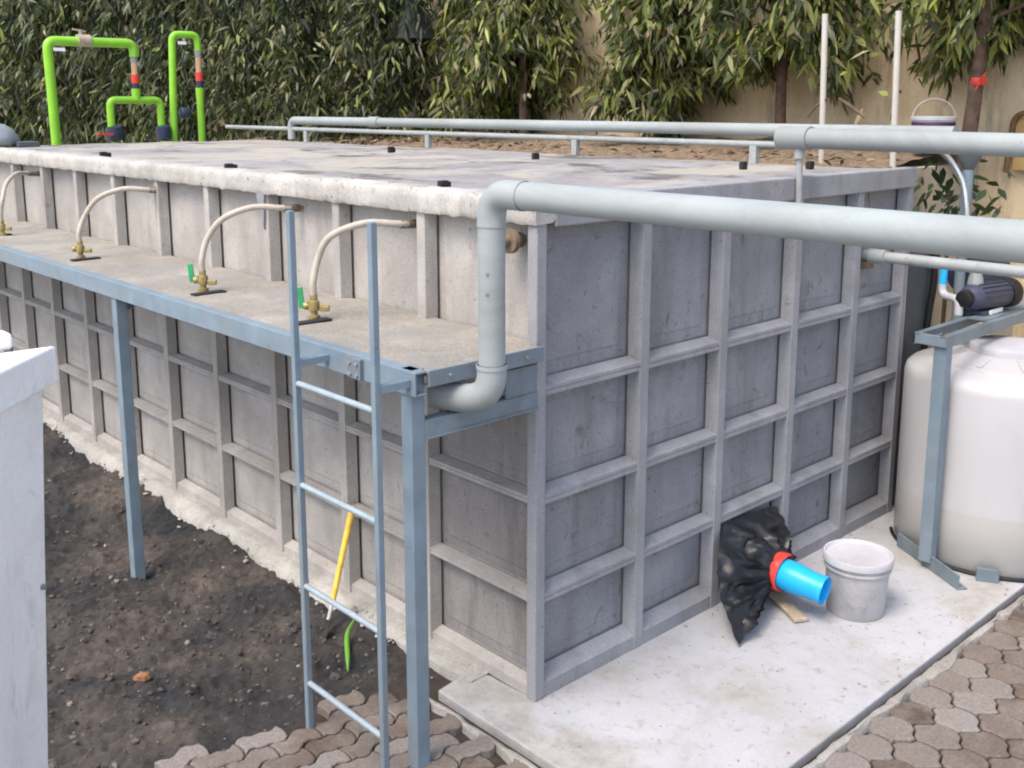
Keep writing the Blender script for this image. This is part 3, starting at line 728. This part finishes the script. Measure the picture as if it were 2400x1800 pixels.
tag(MB().tube([(TX + .615 * math.cos(a_), TY + .615 * math.sin(a_), .012) for a_ in np.linspace(R(120), R(330), 40)], .011, 10).build('cable', 'black', smooth=True), 'black cable running round the foot of the milky tank', 'cable')

pm = thing('pump', 'blue grey pump motor on the steel stand with a white plate', 'pump')
ax = (.98, -.2, 0); axv = Vector(ax).normalized(); p0 = Vector((3.42, -.44, 1.583))
mo = MB().lathe([(.03, -.02), (.06, -.02), (.075, .0), (.087, .03), (.088, .34), (.08, .35)], p0, ax, 28).build('motor', 'motor', pm, smooth=True)
for k in range(9):
    a = math.pi * (.05 + .9 * k / 8); u = Vector((0, 0, 1)).cross(axv)
    c = p0 + (u * math.cos(a) + Vector((0, 0, 1)) * math.sin(a)) * .09
    MB().bar(c + axv * .05, c + axv * .33, .004, .012, (u * math.cos(a) + Vector((0, 0, 1)) * math.sin(a))).build('cooling_fin', 'motor', mo)
MB().lathe([(.09, 0), (.097, .01), (.097, .08), (.085, .10), (.04, .105)], p0 + axv * .352, ax, 28).build('fan_cover', 'black', mo, smooth=True)
bf = MB().box(3.46, 3.74, -.53, -.40, 1.473, 1.50).build('base_foot', 'motor', pm, bevel=.004)
MB().box(3.52, 3.70, -.548, -.532, 1.476, 1.502).build('plate', 'label', bf, bevel=.002)
MB().lathe([(.03, -.07), (.05, -.065), (.055, -.03), (.05, -.018)], p0, ax, 24).build('shaft_end', 'black', pm, smooth=True)
MB().lathe([(.05, 0), (.045, .04), (.028, .10), (.02, .14)], p0 + Vector((.08, .0, .075)), (0, 0, 1), 16).build('terminal_cone', 'dome', mo, smooth=True)
pm2 = thing('second_pump', 'dark navy motor behind the nearer pump under the pipes', 'pump')
MB().lathe([(.05, 0), (.12, .01), (.125, .40), (.10, .43)], (4.02, -.12, 1.62), (.98, -.2, 0), 24).build('motor', 'navy', pm2, smooth=True)
MB().box(4.1, 4.45, -.27, -.08, 1.30, 1.52).build('base_foot', 'navy', pm2, bevel=.006)
MB().box(4.09, 4.5, -.32, -.03, .0, 1.30).build('plinth', 'planter', pm2, bevel=.006)

fp = thing('white_fitting_pipe', 'small white pipe elbow with a light blue coupling beside the pump', 'pipe fitting')
MB().tube([(3.49, -.235, 1.74), (3.49, -.235, 1.63)], .024, 16).build('coupling', 'blue', fp, smooth=True)
MB().tube(fillet([(3.49, -.235, 1.64), (3.49, -.235, 1.57), (3.38, -.40, 1.57), (3.38, -.40, 1.475)], .05), .026, 16).build('pipe_run', 'lid', fp, smooth=True)
tag(MB().tube(spline([(3.86, .03, 1.95), (3.87, .0, 1.62), (3.86, .02, 1.3), (3.9, .05, .8), (3.95, .0, 0)], 6), .024, 12).build('black_hose', 'black', smooth=True), 'black hose hanging behind the corner of the tank', 'hose')
tag(MB().box(3.60, 3.95, .05, .30, 0, 1.78).build('grey_cabinet', 'cabinet_grey', bevel=.01), 'dark grey cabinet standing right behind the far corner of the tank', 'cabinet')
rp = thing('grey_riser', 'blue grey upright pipe with a funnel top behind the thick pipe', 'pipe')
MB().tube([(3.98, -.13, 0), (3.98, -.13, 2.36)], .036, 20).build('pipe_run', 'steel', rp, smooth=True)
MB().lathe([(.036, 0), (.045, .02), (.075, .08), (.08, .13)], (3.98, -.13, 2.36), (0, 0, 1), 20).build('funnel', 'cabinet_grey', rp, smooth=True)
tag(MB().tube(spline([(3.75, -.02, 2.50), (3.86, -.06, 2.42), (3.90, -.13, 2.28), (3.90, -.17, 2.1), (3.9, -.18, 1.9)], 7), .020, 14).build('steel_hose', 'chrome', smooth=True), 'shiny bent steel hose in front of the upright blue grey pipe', 'hose')

# ------------------------------------------------------------------ planter, boundary wall and what stands there
pl = thing('planter', 'long raised bed behind the tank filled with earth', 'planter')
MB().box(3.62, 3.80, .35, 9.4, -.3, 2.34).box(3.80, 5.26, .35, .5, -.3, 2.34).build('side', 'planter', pl)
ys = np.arange(.42, 9.5, .06); xs = np.linspace(3.72, 5.27, 26); nx = len(xs)
MB().add([(x, y, 2.335 + .05 * noise.fractal(Vector((x * 2.4, y * 2.4, 8)), 1, 2, 4) + .09 * (x - 3.7)) for y in ys for x in xs], [(j * nx + i, j * nx + i + 1, (j + 1) * nx + i + 1, (j + 1) * nx + i) for j in range(len(ys) - 1) for i in range(nx - 1)]).build('earth', 'earth', pl, smooth=True)
MB().prism([(5.28, -6), (5.55, -6), (5.55, 34), (5.28, 34)], -.3, 4.3).build('boundary_wall', 'wall')
tag(bpy.data.objects['boundary_wall'], 'tall tan rendered boundary wall with dark rain stains behind the trees', 'wall')

# leaf clouds ----------------------------------------------------------------
def leaf_mesh(name, pos, ax, side, ln, wd, mat, parent=None):
    n = len(pos); ax = ax / np.linalg.norm(ax, axis=1, keepdims=True)
    side = side - ax * (side * ax).sum(1, keepdims=True); side /= np.linalg.norm(side, axis=1, keepdims=True) + 1e-9
    nrm = np.cross(ax, side); ln = ln[:, None]; wd = wd[:, None]
    g = np.array([0, 0, -1.0])
    P = [pos, pos + ax * ln * .35 + side * wd * .5 + nrm * wd * .12, pos + ax * ln * .35 - side * wd * .5 + nrm * wd * .12,
         pos + ax * ln * .7 + side * wd * .36 + g * ln * .06, pos + ax * ln * .7 - side * wd * .36 + g * ln * .06, pos + ax * ln + g * ln * .16]
    V = np.stack(P, 1).reshape(-1, 3)
    base = (np.arange(n) * 6)[:, None]
    loops = (base + np.array([[0, 2, 1, 1, 2, 4, 3, 3, 4, 5]])).reshape(-1)
    tot = np.tile([3, 4, 3], n); start = np.concatenate(([0], np.cumsum(tot)[:-1]))
    me = bpy.data.meshes.new(name)
    me.vertices.add(len(V)); me.vertices.foreach_set('co', V.astype(np.float32).ravel())
    me.loops.add(len(loops)); me.loops.foreach_set('vertex_index', loops.astype(np.int32))
    me.polygons.add(len(tot)); me.polygons.foreach_set('loop_start', start.astype(np.int32)); me.polygons.foreach_set('loop_total', tot.astype(np.int32))
    me.polygons.foreach_set('use_smooth', np.ones(len(tot), bool))
    me.update(calc_edges=True); me.validate(); me.materials.append(M[mat])
    o = bpy.data.objects.new(name, me); COL.objects.link(o)
    if parent: o.parent = parent
    return o

def zlow(y):
    return float(np.interp(y, [-3, -.2, .3, .7, 1.2, 1.9, 2.3, 2.7, 3.0, 4.1, 4.4, 5.0, 5.4, 6.5, 9], [3.25, 3.25, 3.2, 2.8, 2.85, 3.05, 3.05, 2.9, 2.6, 2.6, 2.95, 3.0, 2.6, 2.5, 2.2]))

def crown_leaves(cx, cy, n_tw, per, h0, h1, reach, ln, lowf, xr=(3.9, 5.25), sy=1.0):
    pos, ax = [], []
    for t in range(n_tw):
        h = h0 + (h1 - h0) * RNG.random() ** .9; a = RNG.random() * 2 * np.pi
        rr = reach * (.35 + .65 * RNG.random()) * (1.0 - .25 * (h - h0) / (h1 - h0))
        dx, dy = np.cos(a) * .75, np.sin(a) * sy
        s = np.sort(RNG.random(per)) ** .8
        drop = .35 + .55 * RNG.random()
        x = cx + dx * rr * s; y = cy + dy * rr * s; z = h + .12 * s - drop * s ** 2
        p = np.stack([x, y, z], 1) + RNG.normal(0, .05, (per, 3))
        d = np.stack([dx * .35 + RNG.normal(0, .55, per), dy * .35 + RNG.normal(0, .55, per), -.85 + RNG.normal(0, .42, per)], 1)
        pos.append(p); ax.append(d)
    pos = np.concatenate(pos); ax = np.concatenate(ax)
    low = np.array([lowf(y) for y in pos[:, 1]]) + .45 * np.array([noise.noise(Vector((p[0] * 2, p[1] * 2.9, 0))) for p in pos])
    gap = np.array([noise.noise(Vector((p[0] * 1.9, p[1] * 1.9, p[2] * 2.1))) + .5 * noise.noise(Vector((p[0] * 5, p[1] * 5, p[2] * 5))) for p in pos])
    k = (gap > -.20 - .05 * (pos[:, 2] - 2.5)) & (pos[:, 2] - .13 > low) & (pos[:, 0] > xr[0]) & (pos[:, 0] < xr[1])
    pos, ax = pos[k], ax[k]; n = len(pos)
    return pos, ax, RNG.normal(0, 1, (n, 3)), ln * RNG.uniform(.4, 1.25, n), ln * RNG.uniform(.13, .27, n)

TG = 'mast trees in front of the boundary wall'
def tree(path, r, label, n_tw, per, h0, h1, reach, ln=.17, lowf=zlow):
    t = thing('mast_tree', label, 'tree', group=TG)
    pts = spline(path, 6); top = len(pts)
    tr = MB().tube([p + Vector((.008 * noise.noise(p * 7), .008 * noise.noise(p * 7 + Vector((4, 0, 0))), 0)) for p in pts], [r * (1.0 - .45 * i / top) for i in range(top)], 12)
    for k in range(10):                    # limbs
        h = h0 + .15 + (h1 - h0) * k / 11; a = k * 2.4; b0 = Vector(path[-1]); 
        s = min(pts, key=lambda q: abs(q.z - h)); e = s + Vector((math.cos(a) * .33, math.sin(a) * reach * .55, .10))
        tr.tube([s, (s + e) / 2 + Vector((0, 0, .08)), e], [.018, .013, .007], 7)
    tr.build('trunk', 'trunk', t, smooth=True)
    c = path[-1]
    leaf_mesh('crown', *crown_leaves(c[0], c[1], n_tw, per, h0, h1, reach, ln, lowf), 'leaf', t)
    return t
tree([(4.75, .235, 2.3), (4.75, .215, 2.62), (4.75, .165, 3.4), (4.76, .12, 4.0), (4.75, .1, 4.6)], .062, 'leaning brown tree with bare trunk at the right, red ribbon tied on it', 210, 44, 2.95, 4.5, 1.25)
tree([(4.75, 1.85, 2.3), (4.75, 1.86, 2.7), (4.75, 1.88, 3.5), (4.75, 1.85, 4.6)], .056, 'straight dark brown tree left of the two white poles', 250, 46, 2.85, 4.5, 1.3)
tree([(4.70, 3.22, 2.3), (4.72, 3.2, 3.0), (4.75, 3.2, 4.6)], .045, 'bushy tree with low hanging leaves and a thin dark trunk, middle of the wall', 270, 46, 2.6, 4.5, 1.15)
tree([(4.75, 5.06, 2.3), (4.75, 5.085, 2.9), (4.75, 5.09, 4.6)], .055, 'tree with a bare reddish trunk beside a strip of open wall', 270, 46, 2.85, 4.5, 1.2)
tree([(4.8, 5.66, 2.3), (4.8, 5.64, 2.9), (4.8, 5.6, 4.6)], .045, 'tree with a thin reddish trunk half hidden in leaves', 230, 46, 2.5, 4.5, 1.1)
tree([(4.6, -1.9, -.2), (4.62, -1.8, 2.5), (4.65, -1.75, 4.6)], .055, 'tree whose leaves hang in at the upper right corner', 120, 40, 3.2, 4.5, .9)
# the long mass of foliage receding to the left reads as one hedge
P4 = []
for (cx, cy, ntw, ln) in ((4.5, 7.0, 270, .16), (4.3, 8.5, 280, .17), (4.4, 10.2, 270, .18), (4.3, 12, 270, .19), (4.4, 14, 220, .23), (4.3, 16.2, 220, .25), (4.4, 18.5, 220, .27), (4.4, 21, 220, .3), (4.4, 23.6, 220, .32), (4.4, 26.5, 200, .34)):
    P4.append(crown_leaves(cx, cy, ntw, 42, 2.2, 5.0 + .05 * cy, 1.25 + .02 * cy, ln, lambda y: 1.2 + .25 * noise.noise(Vector((y, 0, 0))), (3.0, 5.25)))
o = leaf_mesh('foliage_screen', *[np.concatenate([p[i] for p in P4]) for i in range(5)], 'leaf_far')
o['kind'] = 'stuff'; o['label'] = 'dense dark screen of hanging foliage behind the left half of the tank'; o['category'] = 'hedge'

lit = MB(); n_l = 520
pp = np.stack([RNG.uniform(3.78, 4.9, n_l), RNG.uniform(.5, 9, n_l), np.full(n_l, 2.40)], 1)
a = RNG.uniform(0, 6.28, n_l)
o = leaf_mesh('leaf_litter', pp, np.stack([np.cos(a), np.sin(a), RNG.normal(.1, .2, n_l)], 1), np.stack([-np.sin(a), np.cos(a), RNG.normal(0, .4, n_l)], 1), RNG.uniform(.08, .15, n_l), RNG.uniform(.02, .035, n_l), 'litter')
o['kind'] = 'stuff'; o['label'] = 'dry fallen leaves on the raised earth behind the tank'; o['category'] = 'leaf litter'

sh = thing('shrub', 'dark leafy shrub behind the upright pipe at the far tank corner', 'shrub')
MB().tube([(4.25, .1, -.2), (4.24, .08, 1.4), (4.22, .1, 2.2)], [.02, .016, .008], 8).build('stem', 'trunk', sh, smooth=True)
n_s = 90; th_ = RNG.uniform(0, 6.28, n_s); c_ = np.stack([4.22 + RNG.normal(0, .12, n_s), .10 + RNG.normal(0, .17, n_s), 2.12 + RNG.normal(0, .17, n_s)], 1)
c_ = c_[c_[:, 2] < 2.42]; n_s = len(c_); th_ = th_[:n_s]
leaf_mesh('foliage', c_, np.stack([np.cos(th_), np.sin(th_), RNG.normal(-.6, .4, n_s)], 1), RNG.normal(0, 1, (n_s, 3)), RNG.uniform(.09, .16, n_s), RNG.uniform(.035, .06, n_s), 'shrub', sh)

PG = 'white poles behind the roof pipes'
tag(MB().tube([(4.0, 1.0, 2.3), (4.0, 1.035, 3.46)], .023, 14).build('white_pole', 'white_pvc', smooth=True), 'left one of the two thin white poles before the wall', 'pole', PG)
tag(MB().tube([(4.0, .425, 2.3), (4.0, .457, 3.445)], .023, 14).build('white_pole', 'white_pvc', smooth=True), 'right one of the two thin white poles, beside the white bucket', 'pole', PG)
bk = thing('bucket', 'white bucket with a dark band and raised handle on the planter', 'bucket')
bxx, byy = 4.62, .44
MB().lathe([(.135, 0), (.138, .005), (.155, .22), (.165, .222), (.165, .245), (.158, .25), (.15, .23), (.13, .05), (0, .045)], (bxx, byy, 2.46), (0, 0, 1), 30).build('body', 'lid', bk, smooth=True)
MB().lathe([(.152, .135), (.1575, .205), (.156, .207), (.150, .133)], (bxx, byy, 2.46), (0, 0, 1), 30).build('band', 'purple_band', bk, smooth=True)
MB().tube([(bxx + .16 * math.cos(a) * .68, byy - .16 * math.cos(a) * .73, 2.69 + .15 * math.sin(a)) for a in np.linspace(0, math.pi, 17)], .006, 8).build('handle', 'white_pvc', bk, smooth=True)
dn = MB().tube([(4.0, .88, 2.84), (3.98, .75, 2.77), (3.99, .66, 2.70)], [.012, .016, .008], 8).tube([(4.0, .98, 2.84), (4.0, 1.08, 2.78), (4.0, 1.14, 2.70)], [.012, .01, .006], 8)
tag(dn.build('dead_branch', 'trunk', smooth=True), 'dark broken twigs crossing behind the left white pole', 'twig')
fr = thing('brown_frame', 'brown framed tan panel leaning on the wall at the right edge', 'panel')
MB().box(5.20, 5.25, -1.2, .06, 2.30, 2.70).build('panel', 'tan_panel', fr)
f = MB(); f.tube(fillet([(5.18, .10, 2.28), (5.18, .07, 2.735), (5.18, -1.25, 2.735)], .10), .022, 10).tube([(5.18, .1, 2.55), (5.18, -1.25, 2.55)], .016, 8)
f.build('border', 'brown_frame', fr, smooth=True)
rb = MB().lathe([(.055, 0), (.062, .01), (.062, .045), (.056, .055)], (4.75, .185, 2.94), (0, -.06, 1), 14)
rb.tube([(4.70, .15, 2.965), (4.68, .12, 3.0), (4.69, .10, 3.03)], [.008, .01, .004], 6).tube([(4.70, .15, 2.965), (4.68, .17, 2.9)], [.008, .005], 6)
tag(rb.build('ribbon', 'red', smooth=True), 'red ribbon knotted round the leaning trunk', 'ribbon')
hd = thing('hood_lamp', 'dark grey bell shaped hood hanging among the leaves', 'lamp')
MB().lathe([(.17, 0), (.30, .02), (.28, .05), (.15, .34), (.14, .6), (.02, .62)], (4.55, 6.75, 3.53), (0, 0, 1), 20).build('hood', 'hood', hd, smooth=True)
MB().tube([(4.55, 6.75, 4.1), (4.55, 6.75, 4.5), (5.3, 6.75, 4.4)], .02, 8).build('bracket', 'hood', hd, smooth=True)

# ------------------------------------------------------------------ green pipework behind the far end
def rotameter(par, x, y, z0, z1):
    par = MB().tube([(x, y, z0 + .05), (x, y, z1 - .05)], .036, 16).build('float_tube', 'clear_tube', par, smooth=True)
    MB().tube([(x, y, z0 + .05), (x, y, z0 + .15)], .044, 16).build('float', 'red', par, smooth=True)
    MB().tube([(x, y, z0 - .02), (x, y, z0 + .05)], .042, 16).build('lower_nut', 'navy', par, smooth=True)
    MB().tube([(x, y, z1 - .05), (x, y, z1 + .02)], .042, 16).build('upper_nut', 'castiron', par, smooth=True)
GY = 8.75
g1 = thing('wide_green_pipework', 'wide lime green pipe loop with a forked manifold, left of the other', 'pipework', group='lime green pipework behind the tank')
MB().tube(fillet([(1.11, GY, -.2), (1.09, GY, 2.45), (1.075, GY, 3.485), (2.04, GY, 3.49), (2.04, GY, 3.34)], [.01, .09, .09], 6), .052, 18).build('riser', 'green_pipe', g1, smooth=True)
MB().box(1.12, 1.24, GY - .06, GY - .05, 3.375, 3.41).build('tag', 'label', g1)
MB().tube([(1.40, GY, 3.50), (1.54, GY, 3.50)], .068, 14).tube([(1.46, GY, 3.5), (1.44, GY, 3.62)], .025, 8).bar((1.36, GY, 3.62), (1.50, GY, 3.60), .02, .02).build('valve', 'wood', g1, smooth=True)
rotameter(g1, 2.035, GY, 2.99, 3.33)
MB().tube(fillet([(1.72, GY, 2.55), (1.72, GY, 2.85), (2.32, GY, 2.85), (2.32, GY, 2.5)], .07, 5), .042, 16).tube([(2.035, GY, 2.85), (2.035, GY, 2.98)], .05, 14).build('manifold', 'green_pipe', g1, smooth=True)
for x in (1.73, 2.32):
    vl_ = MB().lathe([(.05, 0), (.085, .02), (.085, .16), (.05, .18)], (x + .02, GY, 2.38), (0, 0, 1), 16).build('valve', 'navy', g1, smooth=True)
    if x < 2: MB().bar((1.52, GY - .08, 2.47), (1.70, GY - .08, 2.46), .03, .025).build('valve_handle', 'red', vl_, bevel=.004)
    MB().tube([(x + .02, GY, 2.40), (x + .02, GY, -.2)], .042, 14).build('leg', 'green_pipe', g1, smooth=True)
g2 = thing('narrow_green_pipework', 'narrow lime green pipe loop with a float meter, right of the other', 'pipework', group='lime green pipework behind the tank')
MB().tube(fillet([(2.47, GY, -.2), (2.47, GY, 2.5), (2.515, GY, 3.615), (2.83, GY, 3.62), (2.835, GY, 3.42)], [.01, .08, .08], 6), .042, 16).build('riser', 'green_pipe', g2, smooth=True)
MB().box(2.56, 2.66, GY - .06, GY - .05, 3.50, 3.535).build('tag', 'label', g2)
rotameter(g2, 2.832, GY, 3.03, 3.42)
MB().tube([(2.828, GY, 3.0), (2.828, GY, 2.80), (2.815, GY, -.2)], [.05, .042, .042], 16).build('leg', 'green_pipe', g2, smooth=True)
MB().lathe([(.05, 0), (.07, .02), (.07, .10), (.05, .12)], (2.56, GY, 2.70), (1, 0, 0), 14).build('valve', 'navy', g2, smooth=True)
dc = thing('domed_cowl', 'pale grey domed cowl at the far left end of the roof', 'cowl')
MB().lathe([(.22, 0), (.24, .02), (.235, .08), (.19, .16), (.11, .21), (0, .225)], (.30, 8.28, 2.39), (0, 0, 1), 24).build('dome', 'dome', dc, smooth=True)
MB().box(.45, .66, 8.0, 8.22, 2.372, 2.425).build('flange', 'cabinet_grey', dc, bevel=.008)
